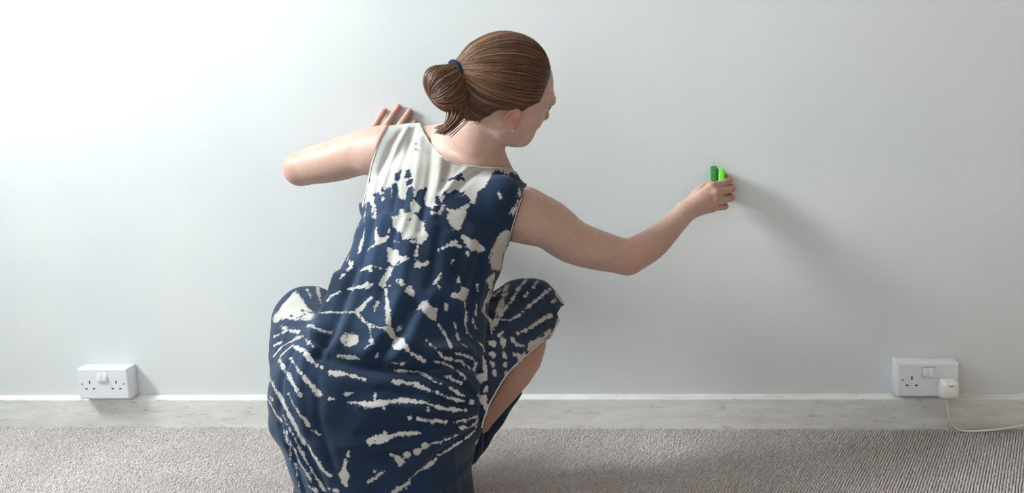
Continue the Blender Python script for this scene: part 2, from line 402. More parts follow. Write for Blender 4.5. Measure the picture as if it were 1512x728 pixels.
# carpet: loops of pile, twill-like rows
def carpet():
    px, py = .0066, .0056
    xs = np.arange(-2.35, 1.5, px); ys = np.arange(-.95, -.017, py)
    X, Y = np.meshgrid(xs, ys, indexing='ij'); J = np.arange(len(ys))[None]
    X = X+(J % 3)*px/3+RNG.normal(0, .0004, X.shape); Y = Y+RNG.normal(0, .0005, Y.shape)
    X, Y = X.ravel(), Y.ravel(); n = len(X)
    a, b = .0027*(1+RNG.normal(0, .10, n)), .0056*(1+RNG.normal(0, .1, n)); hz = .0085*(1+RNG.normal(0, .12, n)); lean = -.38+RNG.normal(0, .12, n)
    T = []
    for rr, zz in ((1.0, 0.0), (.82, .6)):
        for k in range(5):
            an = k*2*math.pi/5+rr; u, w = np.cos(an)*a*rr, np.sin(an)*b*rr
            T.append(np.stack([X+u*np.cos(lean)-w*np.sin(lean), Y+u*np.sin(lean)+w*np.cos(lean), hz*zz], -1))
    T.append(np.stack([X, Y, hz], -1)); V = np.stack(T, 1).reshape(-1, 3)
    f = [(k, (k+1) % 5, 5+(k+1) % 5) for k in range(5)]+[(k, 5+(k+1) % 5, 5+k) for k in range(5)]+[(5+k, 5+(k+1) % 5, 10) for k in range(5)]
    Fm = (np.array(f)[None]+(np.arange(n)*11)[:, None, None]).reshape(-1, 3)
    o = obj('carpet_pile', mesh_np('carpet_pile', V, Fm), M['carpet'], FLOOR); o['kind'] = 'stuff'
carpet()

# ------------------------------------------------------------------ double sockets
def socket(x0, z0, d, label, plug_right):
    r = tag(empty('double_socket', (x0+.073, 0, z0)), label, 'socket', 'double wall sockets on the skirting')
    bw, bh = .146, .086
    obj('back_box', me_bm('back_box', box_bm(x0-.001, x0+bw+.001, -d+.009, .0, z0-.001, z0+bh+.001, .003)), M['plastic'], r)
    # faceplate with real recessed pin slots
    cx = [x0+.0345, x0+bw-.0345]; zc = z0+.034
    holes = []
    for c in (cx[:1] if plug_right else cx):
        holes += [(c-.002-.0, c+.002, zc+.0095, zc+.0185), (c-.0145, c-.0075, zc-.0065, zc-.0025), (c+.0075, c+.0145, zc-.0065, zc-.0025)]
    gx = sorted({x0+.004, x0+bw-.004, *[h[0] for h in holes], *[h[1] for h in holes]}); gz = sorted({z0+.004, z0+bh-.004, *[h[2] for h in holes], *[h[3] for h in holes]})
    bm = bmesh.new(); yf = -d; vc = {}
    def V(x, y, z):
        k = (round(x, 6), round(y, 6), round(z, 6))
        if k not in vc: vc[k] = bm.verts.new(k)
        return vc[k]
    for i in range(len(gx)-1):
        for j in range(len(gz)-1):
            a, b, c, e = gx[i], gx[i+1], gz[j], gz[j+1]; mx, mz = (a+b)/2, (c+e)/2
            if any(h[0] < mx < h[1] and h[2] < mz < h[3] for h in holes): continue
            bm.faces.new((V(a, yf, c), V(b, yf, c), V(b, yf, e), V(a, yf, e)))
    for h in holes:
        q = [(h[0], h[2]), (h[1], h[2]), (h[1], h[3]), (h[0], h[3])]
        for (xa, za), (xb, zb) in zip(q, q[1:]+q[:1]): bm.faces.new((V(xb, yf, zb), V(xa, yf, za), V(xa, yf+.006, za), V(xb, yf+.006, zb)))
    # rounded rim back to the box
    prev = None
    for ins, dep in ((.004, 0), (.0018, .0008), (.0005, .003), (0, .010)):
        xs0, xs1, zs0, zs1 = x0+ins, x0+bw-ins, z0+ins, z0+bh-ins; n = 12; loop = []
        for (ax, az), (bx, bz) in zip([(xs0, zs0), (xs1, zs0), (xs1, zs1), (xs0, zs1)], [(xs1, zs0), (xs1, zs1), (xs0, zs1), (xs0, zs0)]):
            loop.append(V(ax, yf+dep, az))
        if prev:
            for i in range(4): bm.faces.new((prev[i], loop[i], loop[(i+1) % 4], prev[(i+1) % 4]))
        prev = loop
    bmesh.ops.recalc_face_normals(bm, faces=bm.faces[:])
    fp = obj('faceplate', me_bm('faceplate', bm), M['plastic'], r, False)
    for h in holes:
        if plug_right and h[0] > x0+.073: continue
        obj('pin_slot', me_bm('pin_slot', box_bm(h[0]-.0002, h[1]+.0002, yf+.0008, yf+.0062, h[2]-.0002, h[3]+.0002)), M['slot'], r, False)
    for sx in (x0+.0125, x0+bw-.0125):
        bm = bmesh.new(); bmesh.ops.create_cone(bm, cap_ends=True, segments=14, radius1=.0024, radius2=.002, depth=.0014)
        bmesh.ops.rotate(bm, verts=bm.verts[:], matrix=Matrix.Rotation(math.pi/2, 3, 'X')); bmesh.ops.translate(bm, verts=bm.verts[:], vec=(sx, yf-.0002, z0+.043))
        obj('screw', me_bm('screw', bm), M['brass'], r, False)
    for k in (0, 1):
        xs = x0+.073-.0145+k*.0148; za, zb = z0+.052, z0+.0745
        obj('switch_recess', me_bm('switch_recess', box_bm(xs-.0007, xs+.0149, yf-.0003, yf+.002, za-.0008, zb+.0008)), M['slot'] if plug_right else M['plastic'], r, False)
        bm = box_bm(xs, xs+.0142, yf-.003, yf+.003, za, zb, .0008)
        for v in bm.verts:       # rocker: lower edge pressed out
            if v.co.y < yf: v.co.y += (-.0028 if v.co.z < (za+zb)/2 else .0018)
        obj('rocker_switch', me_bm('rocker_switch', bm), M['plastic'], r)
    return r
SX, SZ, SD = .6305, .1032, .0571
socket(-1.5413, .0973, .0507, 'white double wall socket with both outlets empty, on the skirting', False)
socket(SX, SZ, SD, 'white double wall socket with a plug in one outlet, on the skirting', True)
# plug and flex
pcx, pcz = SX+.146-.028, SZ+.024
pr = tag(empty('power_plug', (pcx, -SD, pcz-.02)), 'white three-pin plug with trailing white cable pushed into the wall socket', 'plug')
bm = bmesh.new(); prof = []
for y, s, up in ((-SD+.0005, .94, 0), (-SD-.008, 1, 0), (-SD-.020, .97, 0), (-SD-.029, .86, 0), (-SD-.034, .74, 0), (-SD-.0365, .55, 0)):
    ring = []
    for k in range(32):
        a = k*2*math.pi/32; c, s_ = math.cos(a), math.sin(a); e = .5
        x = math.copysign(abs(c)**e, c)*.0245*s; z = math.copysign(abs(s_)**e, s_)*.0255*s
        if z > 0: x *= 1-.12*(z/.0255)
        ring.append(bm.verts.new((pcx+x, y, pcz+z)))
    prof.append(ring)
for a, b in zip(prof, prof[1:]):
    for k in range(32): bm.faces.new((a[k], a[(k+1) % 32], b[(k+1) % 32], b[k]))
bm.faces.new(prof[-1]); bm.faces.new(prof[0][::-1]); bmesh.ops.recalc_face_normals(bm, faces=bm.faces[:])
obj('plug_body', me_bm('plug_body', bm), M['plastic2'], pr)
obj('fuse_cover', me_bm('fuse_cover', box_bm(pcx-.007, pcx+.005, -SD-.0368, -SD-.031, pcz+.0105, pcz+.0150, .0008)), M['fuse'], pr)
v, f = tube([(pcx-.004, -SD-.016, pcz-.020), (pcx-.004, -SD-.018, pcz-.032)], [.0048, .0036], 12); obj('cord_grip', mesh_np('cord_grip', v, f), M['plastic2'], pr)
cab = [(pcx-.004, -SD-.017, pcz-.026), (pcx-.002, -.072, pcz-.045), (pcx+.006, -.062, .052), (pcx+.022, -.05, .024), (pcx+.045, -.042, .0105), (pcx+.085, -.04, .0095), (pcx+.14, -.036, .014), (pcx+.22, -.03, .026), (pcx+.32, -.028, .036), (pcx+.45, -.03, .026), (pcx+.6, -.05, .0095), (pcx+.8, -.08, .0095)]
v, f = tube(spline(cab, 90), .0032, 10); obj('power_cable', mesh_np('power_cable', v, f), M['plastic2'], pr)

# ================================================================== THE PERSON
person = tag(empty('person', P(570, 800, 2.2)*np.array([1, 1, 0])), 'person squatting in a navy and white tie-dye dress, one hand scrubbing the wall', 'person')
# joints
NB = P(692, 240, 2.255); NT = P(723, 172, 2.165)                      # neck base, neck top
SL, EL, WL = P(570, 223, 2.31), P(438, 251, 2.435), WALL(551, 229, .035)
SR, ER, WR = P(783, 314, 2.20), P(927, 381, 2.30), P(1011, 313, 2.43)
HL, HR = P(505, 600, 2.0), P(635, 600, 2.0)
KL, KR = P(455, 478, 2.29), P(776, 468, 2.29)
AL, AR = np.array([-.70, -.56, .10]), P(660, 690, 2.22)
SHIN = {0: None, 1: [(778, 470, 2.285, .049), (768, 528, 2.275, .049), (729, 589, 2.255, .036), (689, 643, 2.24, .027), (660, 690, 2.22, .027)]}
lat_s = unit(SR-SL); lat_h = unit(HR-HL)
TORSO = [(P(562, 612, 2.01), lat_h, .160, .115), (P(575, 540, 2.03), lat_h, .150, .112), (P(603, 455, 2.10), unit(lat_h*.6+lat_s*.4), .128, .098),
         (P(640, 360, 2.18), unit(lat_h*.2+lat_s*.8), .140, .108), (P(668, 290, 2.235), lat_s, .140, .100), (P(684, 252, 2.26), lat_s, .105, .075)]
# head frame: columns right, forward, up in camera axes (right, away, up)
HM = np.array([[.327, .863, .385], [-.724, .488, -.481], [-.604, -.119, .786]])
HQ = np.stack([_R, _F, _U], 1)@HM; HC = P(749, 136, 2.13); HS = 1.02
def Hd(x, y, z): return HC+HQ@(np.array([x, y, z])*HS)
def hell(c, r, k=.02, op=1, rx=0, rz=0):
    Rm = np.array(Matrix.Rotation(rz, 3, 'Z')@Matrix.Rotation(rx, 3, 'X')); return ell(Hd(*c), np.array(r)*HS, k*HS, op, HQ@Rm)
def hch(pts, rads, k=.02, op=1): return chain([Hd(*p) for p in pts], np.array(rads)*HS, k, op)
def head_prims():
    L = [hell((0, -.010, .025), (.074, .096, .086), .02), hell((0, .034, -.018), (.058, .058, .082), .03)]
    for s in (-1, 1):
        L += [hch([(s*.053, -.004, -.058), (s*.040, .038, -.081), (s*.010, .071, -.092)], [.017, .016, .015], .03),
              hell((s*.040, .052, -.032), (.024, .026, .024), .02), hell((s*.028, .080, .020), (.026, .013, .010), .015)]
    L += [hell((0, .075, -.091), (.019, .014, .014), .02), hell((0, .076, -.066), (.027, .019, .024), .02),
          hch([(0, .087, .012), (0, .100, -.018), (0, .107, -.034)], [.008, .009, .0105], .012)]
    for s in (-1, 1): L += [hch([(s*.010, .097, -.038), (s*.012, .090, -.038)], [.0075, .007], .006), hell((s*.032, .099, .000), (.017, .018, .012), .012, -1)]
    L += [hch([(-.020, .086, -.062), (0, .094, -.060), (.020, .086, -.062)], [.003, .005, .003], .005), hch([(-.018, .086, -.070), (0, .093, -.071), (.018, .086, -.070)], [.003, .0055, .003], .005),
          hch([(-.022, .092, -.066), (0, .0995, -.0655), (.022, .092, -.066)], [.0012, .0014, .0012], .003, -1)]
    for s in (-1, 1):
        L += [hell((s*.031, .073, 0), (.0135, .0125, .0125), .004),
              hell((s*.0735, -.006, -.022), (.0065, .0135, .0245), .006, 1, -.15, -s*.35),
              hell((s*.0840, .000, -.026), (.007, .007, .0135), .005, -1, -.15, -s*.35),
              hell((s*.0735, .001, -.044), (.0055, .0075, .0085), .006)]
        hx = [(s*(.0765+.004*math.sin(a)), -.009+.0135*math.cos(a), -.020+.0235*math.sin(a)) for a in np.linspace(-.2, 4.0, 9)]
        L += [hch(hx, [.003]*9, .004)]
    return L
def finger(pts, r0, r1, k=.006):
    n = len(pts); return chain(pts, np.linspace(r0, r1, n), k, 1, .004)
def hand_left():
    L = []; wl = WL
    mc = [(549, 193, .020), (563, 195, .022), (579, 202, .022), (592, 214, .020)]
    tips = [(568, 163, .0085), (588.5, 158, .009), (605, 164.5, .0095), (612.5, 180.5, .009)]
    ra = [.0080, .0088, .0092, .0088]; MC = []
    for (mx, my, mo), (tx, ty, to), r in zip(mc, tips, ra):
        a, b = np.array([mx, my]), np.array([tx, ty]); q = lambda s: a+(b-a)*s
        pts = [WALL(mx, my, mo), WALL(*q(.48), .020), WALL(*q(.78), .012), WALL(tx, ty, to)]; MC.append(pts[0])
        L += [finger(pts, r*1.18, r*.92)]
        L += [chain([wl, pts[0]], [.020, .012], .012)]
    L += [finger([WALL(572, 232, .02), WALL(598, 234, .022), WALL(616, 226, .014)], .0125, .0085, .01)]
    return L, wl
def hand_right():
    L = []
    mcp = [(1051, 275.5, 2.452), (1056, 285, 2.446), (1056, 296, 2.446), (1052, 306.5, 2.452)]
    pip = [(1075, 267.5, 2.484), (1080, 279, 2.484), (1078.5, 293, 2.486), (1070, 305.5, 2.486)]
    dip = [(1076, 262, 2.506), (1080, 277, 2.512), (1078, 291, 2.512), (1070, 303, 2.510)]
    tip = [(1071, 259, 2.520), (1070, 275, 2.524), (1068, 288, 2.522), (1062, 299, 2.518)]
    ra = [.0086, .0089, .0085, .0074]
    for a, b, c, d, r in zip(mcp, pip, dip, tip, ra):
        L += [finger([P(*a), P(*b), P(*c), P(*d)], r*1.12, r*.86, .0035)]
        L += [chain([WR, P(*a)], [.020, .0112], .009), ell(P(a[0]-1, a[1]-.5, a[2]-.003), (.0105, .0105, .0105), .006)]
    L += [chain([P(1018, 305, 2.45), P(1038, 296, 2.468), P(1044, 300, 2.472)], [.018, .017, .014], .012)]      # palm
    L += [finger([P(1018, 303, 2.448), P(1034, 281, 2.478), P(1050, 272, 2.496), P(1058, 268, 2.512)], .0150, .0085, .012)]  # thumb, far side
    return L
def arm(S_, E_, W_, r, bulge):
    m1 = S_+(E_-S_)*.35; m2 = E_+(W_-E_)*.28
    return [chain([S_, m1, S_+(E_-S_)*.7, E_], [r[0], r[1], r[2], r[3]], .02, 1, .02),
            chain([E_, m2, E_+(W_-E_)*.65, W_], [r[3], r[4], r[5], r[6]], .015, 1, .02)]
KD = unit(np.array([.1, .25, -1]))
def legs():
    L = []
    for H, K, A, toe in ((HL, KL, AL, np.array([-.03, .13, 0])), (HR, KR, AR, np.array([-.01, .11, 0]))):
        m = A+(K-A)*.72+np.array([0, -.018, -.005])
        L += [chain([H, H+(K-H)*.5, K], [.082, .068, .050], .02, 1, .02),
              (chain([K, m, A+(K-A)*.35, A], [.046, .047, .036, .027], .02) if K is KL else chain([P(*q[:3]) for q in SHIN[1]], [q[3] for q in SHIN[1]], .02))]
        ball = A+toe; ball[2] = .030; tp = ball+unit(toe)*.05; tp[2] = .022; heel = A+np.array([0, -.035, -.02])
        L += [chain([A, heel], [.026, .024], .015), chain([A, (A+ball)/2+np.array([0, 0, -.008]), ball, tp], [.027, .026, .024, .014], .02, 1, .015)]
    return L
trapL = [P(706, 192, 2.19), P(652, 210, 2.27), P(605, 215, 2.295), P(578, 220, 2.30)]; trapR = [P(712, 214, 2.2), P(745, 281, 2.245), SR+(SL-SR)*.05]
def shoulders(off=0, k=.03):
    return [chain(trapL, [.040, .041, .044, .047], k, 1, .03, off), chain(trapR, [.040, .037, .046], k, 1, .03, off),
            ell(P(618, 300, 2.20), np.array([.062, .045, .085])+off, k, 1, np.stack([lat_s, unit(np.cross(lat_s, _U)), _U], 1)),
            ell(P(715, 322, 2.155), np.array([.062, .045, .085])+off, k, 1, np.stack([lat_s, unit(np.cross(lat_s, _U)), _U], 1))]
def limb(L, k=.02): return chain([P(*q[:3]) for q in L], [PX(q[3], q[2]) for q in L], k)
aL = [limb([(574, 221, 2.30, 36), (552, 222, 2.32, 35), (528, 227, 2.345, 32.5), (500, 236, 2.375, 31), (470, 243, 2.405, 28.5), (444, 249, 2.43, 24.5)]),
      chain([P(444, 249, 2.43), P(470, 244, 2.475), P(510, 236, 2.53), WL], [.039, .041, .034, .026], .012)]
aR = [limb([(776, 318, 2.195, 40), (810, 331, 2.205, 36.5), (844, 356, 2.235, 33), (885, 370, 2.265, 29.5), (926, 380, 2.30, 25.5)]),
      limb([(926, 380, 2.30, 25), (945, 371, 2.32, 25), (967, 357, 2.345, 22.5), (993, 333, 2.39, 17.5), (1013, 312, 2.43, 15.5)], .012)]
hl, _ = hand_left()
neck = [chain([NB, (NB+NT)/2, NT, Hd(0, -.02, -.02)], [.054, .048, .047, .048], .025)]
BODY = [loft(TORSO, .03)]+legs()+shoulders()+neck+aL+aR
BODY += [chain([SR+(SL-SR)*.22+np.array([0, 0, -.045]), P(782, 330, 2.2)], [.04, .034], .03),
         chain([SL+(SR-SL)*.20+np.array([0, 0, -.04]), P(556, 232, 2.31)], [.04, .034], .03),
         ell(P(929, 388, 2.29), (.016, .016, .016), .015), ell(P(438, 254, 2.43), (.016, .016, .016), .015)]
BODY += head_prims()+hl+hand_right()
bv, bq = surface(BODY, .0028); bv = relax(bv, bq, 1, .4); bv[:, 1] = np.minimum(bv[:, 1], -.0004)
bme = mesh_np('body', bv, bq); body = obj('body', bme, M['skin'], person)
# blush: ears, lips, elbows, knuckles, fingertips
bl = np.zeros(len(bv))
def spot(c, r, s): 
    global bl; bl = np.maximum(bl, s*np.exp(-(np.linalg.norm(bv-c, axis=1)/r)**2))
for s in (-1, 1): spot(Hd(s*.078, -.008, -.018), .028, .55); spot(Hd(s*.04, .07, -.04), .03, .25)
spot(Hd(0, .095, -.066), .018, .6); spot(Hd(0, .11, -.036), .014, .35); spot(ER, .04, .25); spot(EL, .04, .2)
for q in [(1075, 267, 2.48), (1080, 279, 2.48), (1078, 293, 2.48), (1070, 305, 2.48), (1053, 276, 2.44), (1057, 288, 2.44)]: spot(P(*q), .014, .3)
for q in [(568, 162), (588, 157), (605, 164), (612, 180)]: spot(WALL(*q, .008), .02, .45)
spot(P(790, 520, 2.25), .09, .22); spot(P(740, 590, 2.22), .08, .22)
at = bme.attributes.new('blush', 'FLOAT', 'POINT'); at.data.foreach_set('value', bl.astype(np.float32))
# nails on the hand that lies on the wall
for (tx, ty), (mx, my), w in zip([(568, 162.5), (588.5, 157.5), (605, 164), (612.5, 180)], [(551, 190), (566, 191), (581, 198), (593, 211)], (.0048, .0054, .0058, .0054)):
    d = unit(WALL(tx, ty)-WALL(mx, my)); n = np.array([0, -1., 0]); u = np.cross(d, n)
    nv, nf = surface([ell(WALL(tx, ty, .0125)-d*.001, (w, .0072, .0022), .002, 1, np.stack([u, d, n], 1))], .0011, 12)
    obj('fingernail', mesh_np('fingernail', nv, nf), M['nail'], body)
# eyes and brows
for s in (-1, 1):
    bm = bmesh.new(); bmesh.ops.create_uvsphere(bm, u_segments=20, v_segments=12, radius=.0118); bmesh.ops.translate(bm, verts=bm.verts[:], vec=Hd(s*.031, .0735, -.001))
    e = obj('eye', me_bm('eye', bm), M['eye'], person)
    nv, nf = surface([ell(Hd(s*.031, .0845, -.001), (.0055, .0016, .0055), .002, 1, HQ)], .0008, 12); obj('iris', mesh_np('iris', nv, nf), M['iris'], e)
    v, f = tube(spline([Hd(s*.016, .094, .019), Hd(s*.030, .0925, .0245), Hd(s*.046, .082, .020)], 12), [.001]+[.0026]*10+[.001], 6); obj('eyebrow', mesh_np('eyebrow', v, f), M['hair'], person)
    v, f = tube(spline([Hd(s*.019, .0875, .002), Hd(s*.031, .0915, 1*.006), Hd(s*.044, .083, .002)], 10), .0016, 5); obj('eyelashes', mesh_np('eyelashes', v, f), M['tie'], person)
bm = bmesh.new(); bmesh.ops.create_uvsphere(bm, u_segments=14, v_segments=10, radius=.0027); bmesh.ops.translate(bm, verts=bm.verts[:], vec=Hd(.0800, .0025, -.046))
obj('earring', me_bm('earring', bm), M['pearl'], person)

# ------------------------------------------------------------------ hair
TIE = Hd(0, -.116, .024); TB = unit(np.linalg.solve(HQ, P(656, 124, 2.055)-TIE))        # bun direction in head axes
HE_C, HE_R = np.array([0, -.017, .030]), np.array([.083, .101, .092])
cap = [hell(HE_C, HE_R, .02), hell((0, -.055, -.020), (.060, .052, .058), .03), hch([(0, -.09, .035), (0, -.116, .024)], [.035, .016], .03)]
hv, hq = surface(cap, .0026)
def loc(p): return (np.asarray(p)-HC)@HQ/HS
def hit_cap(x, y):
    bvh = hit_cap.b; o = Vector(CAM); h = bvh.ray_cast(o, Vector(ray(x, y)).normalized()); return np.array(h[0]) if h[0] else None
hit_cap.b = BVHTree.FromPolygons([Vector(q) for q in hv], hq.tolist())
line_px = [(806, 112), (804, 133), (797, 150), (783, 157), (772, 164), (760, 160), (748, 160), (734, 163), (720, 172), (708, 178)]
line = [(.050, .25), (.050, .094), (.047, .072)]
for q in line_px[1:]:
    h = hit_cap(*q)
    if h is not None: line.append(tuple(loc(h)[1:]))
line += [(-.083, -.086), (-.2, -.09), (-.2, .25)]
print('hairline', [(round(float(a), 3), round(float(b), 3)) for a, b in line])
ht = np.concatenate([hq[:, [0, 1, 2]], hq[:, [0, 2, 3]]]); ll = loc(hv)
fld = poly_sdf(ll[:, 1], ll[:, 2], line)+.0022*np.sin(ll[:, 1]*900)*np.sin(ll[:, 2]*700)
hv2, ht2, _ = clip(hv, ht, fld); hv2, ht2, _ = compact(hv2, ht2)
hair = obj('hair', mesh_np('hair', hv2, ht2), M['hair'], person)
# combed strands from the hairline back to the tie
bvh_c = BVHTree.FromPolygons([Vector(q) for q in hv2], ht2.tolist())
def strands(paths, rad, n=4):
    Vs, Fs, o = [], [], 0
    for p, r in zip(paths, rad):
        v, f = tube(p, r*np.concatenate([np.linspace(.35, 1, 3), np.ones(len(p)-5), [.8, .4]]), n, cap=False); Vs.append(v); Fs.append(f+o); o += len(v)
        tones.append(np.full(len(v), np.clip(RNG.normal(.5, .24), 0, 1)))
    return np.concatenate(Vs), np.concatenate(Fs)
tones = []
def hair_obj(name, v, f, par):
    me = mesh_np(name, v, f); o = obj(name, me, M['hair'], par)
    me.attributes.new('tone', 'FLOAT', 'POINT').data.foreach_set('value', np.concatenate(tones).astype(np.float32)); tones.clear(); return o
tl = loc(TIE)
paths, rr = [], []
idx = RNG.permutation(len(hv2))[:2000]
for i in idx:
    s = loc(hv2[i]); lift = RNG.uniform(.0004, .0032); pts = []
    d0 = (s-HE_C)/HE_R; d1 = (tl-HE_C)/HE_R; d0 /= np.linalg.norm(d0); d1 /= np.linalg.norm(d1)
    om = math.acos(np.clip(d0@d1, -1, 1))
    if om < .12: continue
    wob = RNG.normal(0, .012, 3)
    bad = False
    for u in np.linspace(0, 1, 15):
        d = (math.sin((1-u)*om)*d0+math.sin(u*om)*d1)/math.sin(om)+wob*math.sin(u*math.pi)
        w = Vector(Hd(*(HE_C+d/np.linalg.norm(d)*HE_R*1.25))); h = bvh_c.find_nearest(w)
        pts.append(np.array(h[0])+np.array(h[1])*lift*math.sin(min(1, u*4+.15)*math.pi/2)*(1 if u < .9 else .5))
    paths.append(spline(pts, 18)); rr.append(RNG.uniform(.0005, .0011))
v, f = strands(paths, rr); hair_obj('hair_strands', v, f, hair)
# bun: a doubled-back loop of hair with strands wound over it
BC = P(654, 127, 2.05); bx = unit(BC-TIE); by = unit(_U-bx*(bx@_U)); bz = np.cross(bx, by)
bunp = [ell(BC, (.033, .043, .036), .02, 1, np.stack([bx, by, bz], 1)), chain([TIE, TIE+bx*.02], [.020, .022], .02), ell(P(668, 142, 2.05), (.026, .028, .026), .03)]
nv, nq = surface(bunp, .0026); bun = obj('hair_bun', mesh_np('hair_bun', nv, nq), M['hair'], hair)
bb = BVHTree.FromPolygons([Vector(q) for q in nv], nq.tolist()); paths, rr = [], []
for i in range(420):
    th = RNG.uniform(0, 2*math.pi); tw = RNG.uniform(-.5, .5); lift = RNG.uniform(.0003, .003); pts = []
    for u in np.linspace(0.05, 1.0, 14):
        ph = u*math.pi*.98; tt = th+tw*u
        w = BC-bx*math.cos(ph)*.06+(by*math.cos(tt)+bz*math.sin(tt))*math.sin(ph)*.06
        h = bb.find_nearest(Vector(w)); pts.append(np.array(h[0])+np.array(h[1])*lift)
    paths.append(spline(pts, 18)); rr.append(RNG.uniform(.0005, .0011))
v, f = strands(paths, rr); hair_obj('bun_strands', v, f, bun)
# loose ends hanging below the bun
paths, rr = [], []
for i in range(170):
    a, b = RNG.normal(0, 1, 2); sp = RNG.normal(0, 1); c = RNG.uniform(-1, 1)
    pts = [P(672+a*5, 140+b*3, 2.05), P(676+a*7, 158, 2.055+.006*b), P(674+a*7+sp*1, 173+c*2, 2.06+.008*b), P(664+a*5+sp*2, 186+c*4, 2.07+.008*b), P(651+a*4+sp*3, 194+c*6+a*1.5, 2.085+.006*b)]
    paths.append(spline(pts, 18)); rr.append(RNG.uniform(.0006, .0013))
for i in range(12):                                                     # nape wisps
    a = RNG.uniform(0, 1); q0 = P(688+a*26, 166+a*8, 2.09); pts = [q0, q0+RNG.normal(0, .002, 3)-_U*.008, q0-_U*.018+_R*RNG.normal(-.004, .006)-_F*.002]
    paths.append(spline(pts, 9)); rr.append(.0004)
for i in range(0):                                                     # flyaways over the crown
    a = RNG.uniform(-1.2, 1.0); d = np.array([RNG.normal(0, .5), math.sin(a), math.cos(a)]); d /= np.linalg.norm(d)
    p0 = HE_C+d*HE_R*1.0; t_ = np.array([0, -1, .1]); pts = [Hd(*p0), Hd(*(p0+d*.005+t_*.02)), Hd(*(p0+d*.006+t_*.04-np.array([0,0,.004]))), Hd(*(p0+d*.002+t_*.06-np.array([0,0,.012])))]
    paths.append(spline(pts, 12)); rr.append(.00022)
v, f = strands(paths, rr); hair_obj('loose_hair', v, f, hair)
a = np.linspace(0, 2*math.pi, 40, endpoint=False); tx = bx; ty = by; tz = bz
v, f = tube([TIE+bx*(.006+.0015*math.sin(3*q))+(ty*math.cos(q)*1.15+tz*math.sin(q))*.0225 for q in a], .0055, 10, True); obj('hair_tie', mesh_np('hair_tie', v, f), M['tie'], hair)

# ------------------------------------------------------------------ sponge in the hand (rests on the wall)
sp_c = P(1061, 266, 2.505); sq = np.stack([unit(_R-_F*.2), unit(_F+_R*.2), _U], 1); top = .036
spg = tag(empty('scrubbing_sponge', WALL(1061, 270, .02)), 'green scouring sponge pinched in the fingers against the white wall', 'sponge')
def slab(x0, x1, name, m, tilt, hz):
    bm = box_bm(x0, x1, -.030, .032, -.030, hz, .004, 3); bmesh.ops.subdivide_edges(bm, edges=bm.edges[:], cuts=1)
    for v in bm.verts:
        q = np.array(v.co); q[0] += -.35*(q[1]*q[1])*4+(.10 if q[2] > 0 else 0)*q[2]*tilt; q[2] -= max(0, q[0])*tilt*.7 if q[2] > 0 else 0
        w = sp_c+sq@q; w[1] = min(w[1], -.0006); v.co = Vector(w)
    return obj(name, me_bm(name, bm), m, spg)
slab(-.0165, -.0005, 'scouring_pad', M['scour'], -.8, .0335); slab(-.0005, .0150, 'foam_layer', M['sponge'], .9, .0315)
# ------------------------------------------------------------------ the tie-dye dress
DT = [(P(560, 590, 2.02), lat_h, .205, .150), (P(574, 535, 2.035), lat_h, .178, .140), (P(600, 460, 2.09), unit(lat_h*.6+lat_s*.4), .164, .118),
      (P(632, 372, 2.16), unit(lat_h*.2+lat_s*.8), .158, .118), (P(651, 312, 2.215), lat_s, .168, .112), (P(670, 270, 2.25), lat_s, .146, .086)]
VX = np.array([1., .08, 0])
SK = [(P(553, 575, 2.03), VX, .211, .155), (P(557, 608, 2.04), VX, .214, .170), (P(564, 660, 2.08), VX, .190, .175), (P(567, 715, 2.12), VX, .182, .185), (P(567, 715, 2.12)+np.array([0, 0, -.09]), VX, .20, .21)]
DRESS = [loft(DT, .03), loft(SK, .03, cap=.3)]+shoulders(.0065, .028)+[
    chain([P(497, 574, 2.01), P(468, 526, 2.15), P(456, 477, 2.28)], [.122, .100, .084], .035, 1, .02),
    chain([P(638, 585, 2.01), P(712, 525, 2.15), P(774, 466, 2.28)], [.120, .103, .085], .035, 1, .02),
    chain([P(562, 232, 2.305), P(556, 268, 2.275), P(554, 305, 2.25)], [.040, .036, .034], .03),
    chain([P(800, 440, 2.285), P(822, 449, 2.285)], [.028, .010], .03)]
dv, dq = surface(DRESS, .0032); dv = relax(dv, dq, 1, .5)
def subdivide(V, T):
    E3 = np.concatenate([T[:, [0, 1]], T[:, [1, 2]], T[:, [2, 0]]]); E3.sort(1)
    key = E3[:, 0].astype(np.int64)*len(V)+E3[:, 1]; u, inv = np.unique(key, return_inverse=True)
    mid = (V[u//len(V)]+V[u % len(V)])/2; n = len(T); m = inv.ravel()+len(V); a, b, c = m[:n], m[n:2*n], m[2*n:]
    return np.vstack([V, mid]), np.concatenate([np.stack(q, 1) for q in ((T[:, 0], a, c), (a, T[:, 1], b), (c, b, T[:, 2]), (a, b, c))])
dt = np.concatenate([dq[:, [0, 1, 2]], dq[:, [0, 2, 3]]]); dt = dt[dv[dt][:, :, 2].max(1) > -.004]
dv, dt, _ = compact(dv, dt); dv, dt = subdivide(dv, dt)
class Caster:
    def __init__(s, V, T): s.b = BVHTree.FromPolygons([Vector(q) for q in V], T.tolist())
    def __call__(s, x, y):
        h = s.b.ray_cast(Vector(CAM), Vector(ray(x, y)).normalized()); return None if h[0] is None else np.array(h[0])
def samples(cast, pts, step=1.3):
    """points on the cloth and radii in metres along a pixel polyline"""
    o = []
    for a, b in zip(pts, pts[1:] if len(pts) > 1 else pts):
        n = max(1, int(math.hypot(b[0]-a[0], b[1]-a[1])/step))
        for i in range(n+1):
            u = i/n; h = cast(a[0]+(b[0]-a[0])*u, a[1]+(b[1]-a[1])*u)
            if h is not None: o.append((*h, PX(a[2]+(b[2]-a[2])*u, (h-CAM)@_F)))
    return np.array(o)
